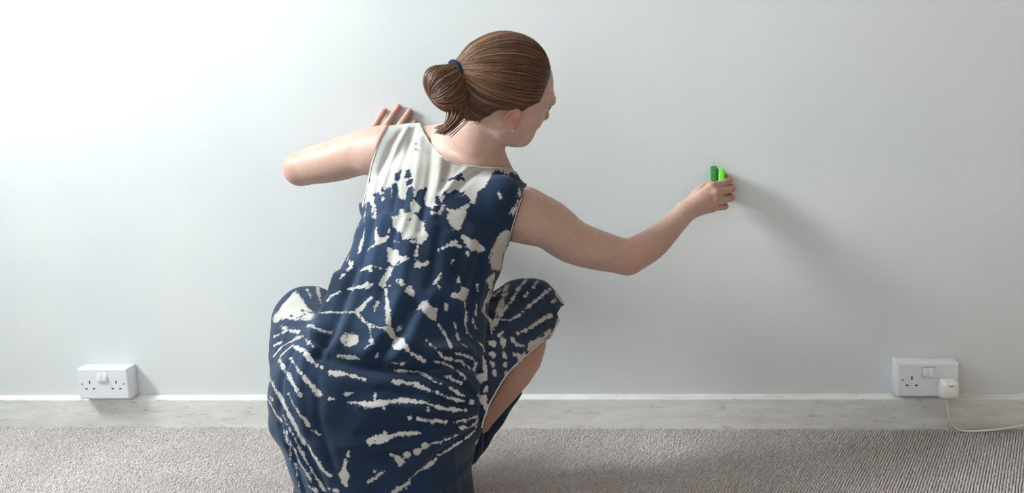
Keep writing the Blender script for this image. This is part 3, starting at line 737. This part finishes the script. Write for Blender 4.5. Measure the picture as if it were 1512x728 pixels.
class Near:
    """vertices sorted by height, so that a mark only looks at its own neighbourhood"""
    def __init__(s, V): s.o = np.argsort(V[:, 2]); s.V = V[s.o]; s.z = s.V[:, 2].copy()
    def __call__(s, q, reach):
        a, b = np.searchsorted(s.z, [q[:, 2].min()-reach, q[:, 2].max()+reach]); v = s.V[a:b]
        k = np.where((v[:, 0] > q[:, 0].min()-reach) & (v[:, 0] < q[:, 0].max()+reach) & (v[:, 1] > q[:, 1].min()-reach) & (v[:, 1] < q[:, 1].max()+reach))[0]
        v = v[k]; d = np.full(len(k), 1e3)
        for p in q:
            r = v-p[:3]; d = np.minimum(d, np.sqrt(np.einsum('ij,ij->i', r, r))-p[3])
        return s.o[a+k], d
# folds and creases of the cloth: (amplitude mm, width px, polyline)
FOLDS = [(-11, 10, [(519, 398), (505, 440), (488, 490), (472, 524)]), (6, 10, [(500, 400), (484, 445), (462, 500)]), (5, 9, [(534, 402), (522, 450), (500, 510)]),
    (-8, 10, [(612, 450), (590, 490), (560, 530)]), (6, 13, [(632, 440), (610, 495), (580, 535)]), (5, 12, [(590, 440), (570, 485), (545, 520)]),
    (-9, 9, [(488, 528), (530, 541), (575, 545), (625, 540), (680, 536), (712, 545)]), (7, 15, [(470, 515), (520, 522), (570, 525), (630, 520), (690, 520)]), (4, 12, [(480, 560), (540, 565), (600, 562), (660, 560)]),
    (-6, 8, [(728, 440), (722, 500), (716, 560), (712, 620)]), (-7, 8, [(748, 400), (738, 440), (728, 490)]), (5, 7, [(752, 372), (745, 410), (733, 460)]),
    (-3, 4, [(592, 192), (577, 215), (562, 250), (552, 290)]), (3, 4, [(602, 190), (588, 215), (574, 250), (562, 290)]), (-3, 5, [(612, 190), (602, 220), (590, 255), (580, 310)]), (3, 6, [(622, 205), (618, 240), (610, 290), (590, 350)]),
    (-4, 6, [(637, 216), (636, 245), (630, 290), (620, 340)]), (3, 6, [(650, 235), (648, 270), (640, 320)]), (-3, 6, [(665, 243), (655, 270), (640, 300)]), (2.5, 5, [(690, 248), (675, 262), (655, 285)]), (-2.5, 5, [(712, 250), (695, 262), (672, 285)]),
    (-4, 7, [(552, 320), (540, 370), (525, 420)]), (3, 8, [(566, 320), (556, 370), (542, 430)]), (-4, 8, [(585, 330), (575, 390), (560, 450)]), (3, 8, [(606, 350), (596, 400), (585, 450)]), (-3, 8, [(650, 340), (640, 400), (625, 450)]), (3, 9, [(700, 340), (690, 400), (670, 460)]),
    (3, 8, [(725, 350), (718, 400), (705, 450)]), (-3, 8, [(712, 355), (704, 410), (690, 460)]),
    (-3, 5, [(705, 600), (660, 592), (610, 580), (560, 575)]), (2.5, 5, [(706, 608), (650, 606), (590, 600), (530, 600)]), (-3, 5, [(706, 616), (650, 622), (590, 632), (530, 640)]), (2.5, 5, [(704, 624), (660, 640), (610, 662), (560, 690)]), (-3, 6, [(700, 634), (660, 660), (620, 700), (590, 728)]),
    (-3.5, 5, [(700, 585), (670, 565), (630, 553)]), (3, 5, [(703, 592), (676, 575), (640, 565)]), (3, 5, [(700, 575), (682, 555), (655, 545)]),
    (-4, 7, [(430, 520), (415, 560), (412, 600)]), (3, 8, [(450, 530), (440, 580), (450, 640)]), (-3, 7, [(470, 560), (470, 620), (490, 690)]), (-5, 6, [(412, 630), (430, 670), (448, 728)]), (3, 6, [(428, 640), (450, 690), (465, 728)]), (-4, 7, [(445, 650), (470, 700), (480, 728)]),
    (-4, 6, [(410, 505), (440, 500), (480, 510)]), (3, 6, [(410, 490), (440, 488), (470, 495)]), (-3, 5, [(725, 520), (760, 505), (800, 470)]), (2.5, 5, [(728, 500), (765, 480), (800, 445)]), (-2.5, 5, [(735, 480), (765, 455), (790, 425)]), (-3, 5, [(640, 660), (650, 690), (655, 728)]), (3, 6, [(665, 650), (670, 690), (675, 728)])]
ncast = Caster(dv, dt); near = Near(dv); nr = normals(dv, dt); disp = np.zeros(len(dv))
for amp, wd, pl in FOLDS:
    s = samples(ncast, [(x, y, 0) for x, y in pl], 1.6)
    if len(s) < 2: continue
    w = PX(wd, 2.1); m, d = near(s, w*2.2); taper = 1.0
    disp[m] += amp*.00135*np.exp(-(d/w)**2)
dv = dv+nr*disp[:, None]
gx = dv[:, 0]; gz = dv[:, 2]; dv = dv+nr*(.0012*np.sin(gx*70+5*np.sin(gz*11))*np.sin(gz*16+3*np.sin(gx*9)))[:, None]
dv = relax(dv, dt, 2, .5)

# the body stays under the cloth
ARM_L = [(583, 140), (574, 181), (560, 206), (548, 240), (541, 275), (536, 298), (520, 304), (300, 300), (300, 140)]
ARM_R = [(790, 200), (779.5, 267), (768, 304), (757, 340), (751, 364), (760, 361), (790, 366), (1000, 380), (1000, 200)]
NECK = [(621, 150), (620, 182), (626, 196), (634, 208), (650, 227), (664, 236), (680, 241), (702, 244.5), (726, 246), (751, 247), (766, 256), (780, 266.5), (810, 270), (810, 150)]
SLIT = [(829, 452), (822.5, 463), (826.5, 473), (813, 499), (800, 509), (781, 524), (760, 543), (745, 561), (732, 583), (722, 603), (711, 640), (702, 662), (697, 690), (704, 760), (1000, 760), (1000, 440)]
bx_, by_, bz_ = proj(bv)
ARM_Lc = ARM_L[:6]+[(522, 335), (300, 335), (300, 140)]; ARM_Rc = ARM_R[:5]+[(756, 370), (772, 420), (1000, 440), (1000, 200)]
cov = np.clip(np.minimum.reduce([poly_sdf(bx_, by_, q) for q in (ARM_Lc, ARM_Rc, NECK, SLIT)])/6, 0, 1)
e_d = np.full(len(bv), 1.0); ids_ = np.where(cov > 0)[0]; e_d[ids_] = evalp(DRESS, bv[ids_])
bn = normals(bv, bq); push = np.where((e_d > -.013) & (e_d < .05), (e_d+.013)*cov, 0); bv = bv-bn*push[:, None]
bme.vertices.foreach_set('co', bv.astype(np.float32).ravel()); bme.update()

# cut the openings
for q in (ARM_L, ARM_R, NECK, SLIT):
    x, y, z = proj(dv); sd = poly_sdf(x, y, q)
    dv, dt, be = clip(dv, dt, -sd*.0015)
    if q is ARM_L: edgeL = be
dv, dt, _ = clip(dv, dt, .0015-dv[:, 2]); dv, dt, _ = compact(dv, dt)
# panel of the skirt front, hanging behind the bare shin
PAN = [chain([P(766, 580, 2.325), P(741, 608, 2.315), P(714, 638, 2.295), P(690, 666, 2.26)], [.007, .017, .026, .032], .02),
       chain([P(700, 645, 2.20), P(690, 660, 2.19), P(670, 682, 2.185), P(660, 700, 2.18), P(650, 740, 2.18), P(650, 775, 2.18)], [.022, .032, .038, .044, .062, .075], .02)]
pv, pq = surface(PAN, .003); pt = np.concatenate([pq[:, [0, 1, 2]], pq[:, [0, 2, 3]]]); pt = pt[pv[pt][:, :, 2].min(1) > .002]; pv, pt, _ = compact(pv, pt)
pv = pv+normals(pv, pt)*(.0012*np.sin(pv[:, 0]*110+pv[:, 1]*70))[:, None]
dt = np.vstack([dt, pt+len(dv)]); dv = np.vstack([dv, pv])

# the dye: cream marks on navy, laid on the cloth as distances along its surface
cast = Caster(dv, dt); near = Near(dv)
def T(x0, y0, s): return lambda L: [(x0+x/s, y0+y/s, max(r/s, 1.15)) for x, y, r in L]
def TP(x0, y0, s): return lambda L: [(x0+x/s, y0+y/s) for x, y in L]
ONE = (0, 0, 1); K1 = (520, 170, 6.064); K2 = (640, 220, 5.2); K3 = (500, 280, 6.064); K4 = (620, 320, 5.2); K5 = (460, 390, 5.2); K6 = (600, 420, 5.2)
K7 = (390, 540, 3.875); K8 = (580, 520, 5.2); KB = (700, 380, 4.044); KC = (380, 400, 3.64); KD_ = (500, 560, 4.333)
MARKS = []
def w(k, *S_): MARKS.extend(('w', T(*k)(q)) for q in S_)
def n(k, *S_): MARKS.extend(('n', T(*k)(q)) for q in S_)
def W_(k, *S_): MARKS.extend(('W', TP(*k)(q)) for q in S_)
W_(ONE, [(525,172),(575,160),(630,160),(780,225),(790,262),(779,272),(765,259),(748,255),(733,252),(726,256),(723,266),(719,273),(711,281),(704,286),(700,301),(696,300),(692,290),(684,285),(672,281),(660,288),(650,300),(640,308),(630,303),(626,292),(614,300),(606,292),(596,296),(590,290),(580,290),(570,287),(562,285),(553,287),(554,300),(557,322),(552,326),(549,310),(545,298),(540,300),(533,312)])
n(ONE, [(592,251,2.2),(589,258,4.5),(588,264,4)], [(603,253,4.5),(602,260,5)], [(605,269,5.5)], [(606,282,7),(604,294,7)], [(583,273,4),(584,285,6),(584,297,8)], [(572,282,6),(572,296,8)], [(564,277,2.5),(564,282,3)], [(557,287,4),(557,297,4)], [(622,284,6),(619,294,8)], [(628,280,3.5)],
  [(645,292,4),(648,300,5)], [(656,290,4),(665,283,5),(675,290,9),(668,298,9),(682,297,9),(690,300,7),(662,306,7),(650,308,6)], [(666,265,4),(675,262,4.5),(681,257,3.5)], [(683,264,3.5)], [(653,266,1.3),(658,267,1)], [(601,193.6,1.3)], [(611,215,1.3),(614,212,1.5),(616,216,1)], [(614,220,1.2),(617,222,1)],
  [(756,256,2),(762,260,2.5),(770,266,2.5),(775,270,1.5)], [(766,258,1.5),(773,263,1.5)], [(742,254,1.8),(748,256,2)], [(540,290,1.2),(537,300,1.5)], [(546,265,1),(545,270,1)])
w(ONE, [(594,266,3),(595,280,3.2),(596,292,3)])
w(K2, [(0,490,12),(40,493,12),(75,440,10)], [(60,380,6),(110,330,7),(150,310,5)], [(330,365,6),(315,410,6),(285,405,8)], [(230,350,5),(190,360,4)])
W_(K2, [(90,440),(160,470),(200,450),(275,420),(240,500),(230,560),(190,625),(60,655),(150,610),(120,560),(110,520),(130,490)], [(645,325),(665,285),(680,350),(660,390),(640,470),(610,530),(580,490),(600,455),(625,440)], [(550,620),(585,640),(565,740),(470,740),(480,680),(500,650),(515,690)], [(215,660),(260,670),(300,700),(340,690),(345,740),(240,740)])
w(K2, [(140,722,16),(170,718,16)], [(500,330,2),(515,370,3)])
W_(K3, [(470,225),(520,235),(575,150),(600,210),(640,200),(690,230),(770,290),(770,370),(810,405),(740,490),(640,470),(690,440),(600,430),(565,470),(555,410),(580,380),(520,360),(490,330)], [(640,130),(680,100),(740,160),(730,205),(660,210)], [(430,480),(470,540),(535,545),(540,600),(660,610),(580,650),(480,685),(440,620),(430,560)], [(690,610),(740,660),(805,635),(770,690),(700,710)])
n(K3, [(610,270,6),(640,270,6)], [(530,250,6),(560,240,4)], [(600,320,5),(630,330,4)], [(590,190,5)], [(545,640,4),(540,670,4)])
w(K3, [(255,110,8),(235,200,6),(230,280,4)], [(375,20,8),(400,90,3)], [(230,345,10),(220,430,7),(200,480,18),(185,560,12)], [(335,350,12),(330,420,18),(360,465,38),(415,455,8)], [(340,490,15),(280,520,12),(250,555,5)], [(420,450,5),(460,360,5)], [(705,500,7),(697,590,5)], [(95,590,8),(80,620,6)], [(95,640,8),(105,700,18),(90,728,14)], [(200,715,8),(270,690,18),(285,728,14)], [(330,690,6),(370,670,8)], [(440,720,10),(480,700,10)], [(570,10,20),(590,60,16)], [(830,200,10),(849,205,12)], [(180,320,4)], [(500,465,3),(545,470,4)])
W_(K4, [(320,150),(370,190),(410,170),(440,190),(520,260),(420,270),(380,250),(360,220)], [(610,130),(650,110),(685,150),(675,240),(660,300),(668,400),(660,520),(630,540),(610,410),(560,400),(525,350),(540,260),(570,200)], [(500,490),(560,420),(580,440),(570,550),(540,560)], [(230,630),(290,590),(320,535),(385,555),(350,640),(300,625)])
n(K4, [(555,280,9)], [(632,330,4),(628,400,5)], [(570,230,5)], [(600,450,9),(605,500,8)])
w(K4, [(290,225,4),(360,232,4)], [(150,252,7),(190,240,5),(260,210,18),(310,225,4)], [(535,580,14),(500,660,14),(480,728,12)], [(620,560,9),(560,610,6)], [(665,520,12),(640,620,10),(620,728,12)], [(160,440,9),(120,500,7),(150,545,6)], [(110,515,7)], [(300,460,9),(290,500,7)], [(345,660,8),(355,728,10)], [(0,690,18),(50,650,10),(80,700,18)], [(200,680,16)], [(130,690,10),(80,720,12)], [(0,370,16),(40,375,11),(60,345,6)], [(440,530,5),(438,560,4)], [(255,335,3),(248,355,3)], [(370,270,6),(370,300,5)], [(250,600,5),(280,570,5)])
W_(K5, [(640,120),(700,95),(720,160),(690,170)], [(700,190),(750,165),(790,210),(800,265),(740,235)], [(690,560),(720,600),(760,670),(700,650),(630,660),(620,610),(650,560)], [(212,575),(255,525),(310,530),(362,548),(350,605),(300,632),(245,620)])
n(K5, [(275,545,2),(262,605,2)], [(665,130,6)])
w(K5, [(280,40,13),(310,0,13)], [(250,80,9),(220,110,6)], [(120,280,6),(150,240,8),(220,215,8)], [(285,190,6),(320,185,11),(430,165,7),(460,160,4)], [(320,165,4),(318,205,4)], [(432,145,4),(434,180,4)], [(380,45,8),(440,30,20),(465,10,10)], [(500,10,9),(540,40,6)], [(60,375,7),(160,368,7),(210,375,11),(250,365,5),(320,365,8)], [(455,255,8),(390,325,12),(350,370,20),(375,410,9),(410,450,4)], [(0,470,9),(60,505,7),(100,520,11),(145,528,4)], [(445,465,9),(455,540,7),(450,600,9)], [(455,620,7),(415,640,5)], [(470,480,5),(560,490,10),(590,500,32),(620,540,24)], [(575,190,5),(572,240,6),(580,300,15),(590,380,18),(590,450,23)], [(600,30,17),(590,80,17),(545,150,28),(575,120,12)], [(600,170,9)], [(615,5,9),(660,5,5)], [(690,480,5),(660,505,7)], [(770,680,10),(832,720,15)], [(205,705,8),(280,715,18),(360,720,10)], [(510,290,3),(480,370,5)], [(832,340,12),(790,365,6)], [(820,10,23)], [(490,728,5),(505,690,3)])
W_(K6, [(90,150),(150,115),(180,170),(250,165),(230,230),(235,295),(190,260),(150,240)], [(350,110),(400,60),(430,20),(490,35),(440,130),(400,105)], [(500,280),(525,245),(530,290),(555,370),(520,330)], [(530,700),(600,670),(620,735),(530,735)])
w(K6, [(300,150,9),(305,185,13)], [(50,215,4),(100,180,7)], [(450,160,9),(458,210,13),(460,260,6),(452,310,5),(470,370,5),(520,425,5)], [(545,440,6),(585,470,8),(600,510,5)], [(250,315,9),(280,360,13),(320,430,11),(345,490,5)], [(370,300,11),(380,340,7)], [(390,380,15),(400,430,7)], [(420,455,7),(460,480,9)], [(545,10,4),(545,50,4)], [(540,170,6),(530,230,5)], [(640,10,23),(650,30,18)], [(650,80,13),(620,130,13)], [(600,170,15),(595,220,18),(640,270,20),(655,310,10),(655,380,4)], [(660,90,9),(720,50,8)], [(760,30,11),(735,120,11),(700,200,10),(680,290,8),(665,340,6)], [(155,430,7)], [(185,460,6),(225,495,9)], [(245,520,8),(275,560,13)], [(300,570,6),(340,565,6)], [(0,500,13),(20,505,9)], [(45,525,11),(100,565,13),(140,585,8)], [(220,592,6),(280,600,8),(350,640,8),(430,690,8),(465,725,5)], [(345,580,4),(420,590,5),(470,630,6),(490,655,4)], [(370,525,3),(450,545,6),(510,570,8),(535,610,6),(518,655,7)], [(0,665,5),(90,672,5),(150,695,5),(200,725,5)], [(590,560,17),(600,620,13),(610,700,12)])
w(K8, [(150,10,11),(200,45,11),(250,70,5)], [(75,90,16)], [(0,82,5),(30,85,5)], [(20,143,5),(100,145,5),(190,155,6),(260,190,6),(340,235,6),(400,250,5),(460,285,6),(520,330,5),(550,335,4)], [(0,222,11),(60,230,13),(150,240,6)], [(175,245,13),(230,265,16),(290,295,9),(350,315,6)], [(370,325,4),(420,350,6),(480,360,9),(520,375,13),(550,378,6)], [(0,378,15),(60,368,20),(150,375,13),(230,385,11),(275,400,13),(310,408,6)], [(275,385,4),(270,440,4)], [(325,415,6),(400,435,13),(480,445,11),(555,448,4)], [(128,505,13)], [(190,512,10),(220,518,18),(265,525,6)], [(280,530,7),(345,530,6)], [(370,536,6),(410,538,5)], [(470,540,2),(570,520,4),(650,495,4)], [(520,585,3),(600,572,5),(640,545,4),(655,515,3)], [(400,185,4),(440,200,7),(520,240,4)], [(700,300,13),(725,270,11)], [(790,340,13),(795,380,9)], [(640,700,12),(650,680,10)])
W_(K8, [(575,385),(630,350),(640,400),(600,405)], [(640,315),(720,340),(725,400),(740,440),(715,510),(700,430),(670,380)], [(635,195),(725,150),(730,215),(670,250),(650,220)])
w(K7, [(35,70,5),(60,130,9),(100,190,12),(130,260,14),(165,320,11),(200,390,11),(235,445,7)], [(255,460,9),(285,520,13),(330,590,15),(375,630,6)], [(95,0,7),(130,40,9),(155,90,12),(180,130,9),(205,170,5)], [(185,5,5),(225,60,7),(240,85,4)], [(250,95,5),(290,140,9),(310,155,10),(335,165,5)], [(140,160,4),(165,215,6),(200,270,5)], [(205,280,7),(240,320,9),(260,345,6)], [(275,370,3),(315,395,5)], [(15,150,4),(50,200,5)], [(20,190,3),(50,240,4),(60,270,5),(100,315,4)], [(110,290,3),(150,370,4)], [(160,390,4),(205,480,6),(250,560,5),(300,640,5),(350,715,5)], [(175,480,3),(200,550,7),(240,610,10),(270,660,6)], [(250,685,6),(290,720,13)], [(365,700,6),(420,722,9)], [(115,370,4),(120,400,3)], [(130,380,4),(130,430,4)], [(150,430,5),(150,540,4)], [(180,560,4),(190,640,4),(205,720,4)], [(375,35,9),(420,45,16),(480,50,9),(580,78,5)], [(445,155,5),(475,162,9),(508,155,4)], [(480,210,5),(530,212,7),(570,220,18)], [(300,0,9),(320,5,6)], [(370,190,5),(395,190,4)], [(465,540,8),(460,580,9),(460,640,28),(465,680,14)], [(485,490,4),(480,520,5)])
w(KD_, [(190,165,20),(230,160,25),(300,150,18),(330,140,8)], [(235,90,7),(230,130,11)], [(290,185,9)], [(150,160,16),(165,185,8)], [(200,400,18),(250,385,22),(310,375,20),(350,360,9)], [(300,340,7)], [(365,352,9),(420,348,9),(520,345,4)], [(385,520,20),(400,545,11)], [(340,485,8),(370,500,10)], [(445,480,24)], [(500,460,24)], [(560,425,27)], [(610,408,9),(655,402,8)], [(670,395,8),(760,355,4)], [(350,728,13),(400,690,18),(440,660,13)], [(450,640,6),(510,590,11),(590,540,14),(620,510,8)], [(640,490,8),(700,455,6),(800,390,6),(870,330,5),(890,270,3)], [(190,660,12),(240,630,10),(280,600,9)], [(230,590,7)], [(430,695,7),(435,720,5)])
n(KD_, [(235,395,8)])
w(KB, [(325,110,7),(270,180,8),(220,260,6),(175,320,9),(155,350,11)], [(390,130,4),(340,190,4)], [(320,210,3),(300,240,3)], [(460,185,6),(390,240,8),(330,290,7),(260,350,5),(215,375,5),(170,372,3)], [(465,345,8),(410,370,9),(340,420,8),(260,455,9)], [(490,220,14),(520,260,16)], [(505,370,12),(490,400,10)], [(460,265,5),(490,255,5)], [(330,540,23),(400,490,20),(455,445,15)], [(300,580,14),(250,650,10)], [(230,490,16),(250,520,9),(300,530,8)], [(200,170,6),(170,280,6),(145,370,8),(115,430,6)], [(110,515,23)], [(175,510,26)], [(112,580,23)], [(180,585,21)], [(110,640,15)], [(185,640,18)], [(120,690,22)], [(190,695,20)], [(235,580,9),(290,590,9)], [(165,445,4),(150,470,4)])
n(KB, [(385,470,11),(425,462,6)], [(350,520,4),(365,545,4)])
W_(KC, [(205,100),(240,150),(265,190),(325,235),(290,275),(200,265),(140,265),(85,285),(75,250),(130,180)])
n(KC, [(180,240,3),(235,262,4)], [(240,205,1),(255,235,2),(222,250,2)], [(85,240,3),(112,225,3)], [(265,215,1),(300,230,2)])
w(KC, [(265,95,6),(290,145,3)], [(325,90,5),(340,175,3)], [(130,295,5),(160,320,8),(225,327,8)], [(160,320,6),(85,355,5)], [(90,400,5),(140,380,4)], [(85,460,4),(140,400,6),(240,350,5),(300,405,4)], [(100,510,6),(130,450,8),(190,400,8)], [(200,410,8),(250,430,11),(290,480,11),(350,520,5)], [(120,480,6),(180,590,9),(235,670,4)], [(180,470,4),(250,570,8),(310,640,11),(350,665,5)], [(60,570,5),(100,640,9),(140,700,11)], [(270,290,8),(350,320,8),(385,332,4)], [(590,405,5),(612,395,6),(605,290,7)], [(615,295,5),(655,305,6)])
dye = np.full(len(dv), .03); dn = normals(dv, dt); face = ((CAM-dv)*dn).sum(1) > 0
for kind, pl in MARKS:
    if kind == 'W':
        p_ = np.array(pl); x0_, y0_ = p_.min(0); x1_, y1_ = p_.max(0); st = 2.6
        xx, yy = np.meshgrid(np.arange(x0_, x1_+st, st), np.arange(y0_, y1_+st, st)); xx, yy = xx.ravel(), yy.ravel()
        sd = poly_sdf(xx, yy, p_); pts = [(a, b, min(-c, 9.0)) for a, b, c in zip(xx, yy, sd) if c < -.9]
        pts = [q for i_, q in enumerate(pts) if q[2] < 6 or i_ % 2 == 0]
        s = np.array([(*h, PX(r, (h-CAM)@_F)) for a, b, r in pts for h in [cast(a, b)] if h is not None])
    else: s = samples(cast, pl)
    if len(s) == 0: continue
    m, d = near(s, s[:, 3].max()+.013)
    dye[m] = np.minimum(dye[m], d) if kind != 'n' else np.maximum(dye[m], -d)
# the sides that the marks above do not reach carry the same dye in random streaks
gx, gy, gz = dv.T
wv = np.abs(np.sin(gx*23+2.5*np.sin(gz*17)+gy*9)*np.sin(gz*34+2*np.sin(gx*21)+gy*6)); back = .05*(wv-.10)
away = np.clip(-((CAM-dv)*dn).sum(1)/np.linalg.norm(CAM-dv, axis=1)/.15, 0, 1)
away = np.maximum(away, np.clip((proj(dv)[1]-726)/8, 0, 1))
dye = np.where(dye > .02, dye*(1-away)+np.minimum(dye, back)*away, dye)
dme = mesh_np('dress', dv, dt); dress = obj('dress', dme, M['dress'], person)
at = dme.attributes.new('dye', 'FLOAT', 'POINT'); at.data.foreach_set('value', np.clip(dye, -.03, .03).astype(np.float32))
# narrow bindings along neckline, armholes and slit
def binding(pl, name, rad, m):
    pts = [cast(x, y) for x, y in pl]; pts = [q for q in pts if q is not None]
    if len(pts) < 4: return
    q = spline(pts, 60); q = q+(CAM-q)/np.linalg.norm(CAM-q, axis=1)[:, None]*.0004
    v, f = tube(q, rad, 8); obj(name, mesh_np(name, v, f), m, dress)
dense = lambda pl, n_=14: [tuple(q) for q in spline([(x, y, 0) for x, y in pl], n_)[:, :2]]
binding(dense([(622, 184), (627.5, 197.5), (634, 210), (649, 229), (664, 238), (680, 243), (702, 246.6), (726, 248), (748, 249)]), 'neckline_binding', .0019, M['trim'])
binding(dense([(577, 184), (562, 206.5), (550, 240), (543, 275), (538.5, 294)]), 'armhole_binding', .0014, M['trim'])
binding(dense([(777, 270), (766, 304), (755, 340), (750, 360)]), 'armhole_binding', .0014, M['trim'])
binding(dense([(824, 474), (811, 498), (799, 507), (780, 522.5), (759, 541), (743.5, 560), (730.5, 582), (720, 602), (711, 632)]), 'slit_hem', .0018, M['trim'])
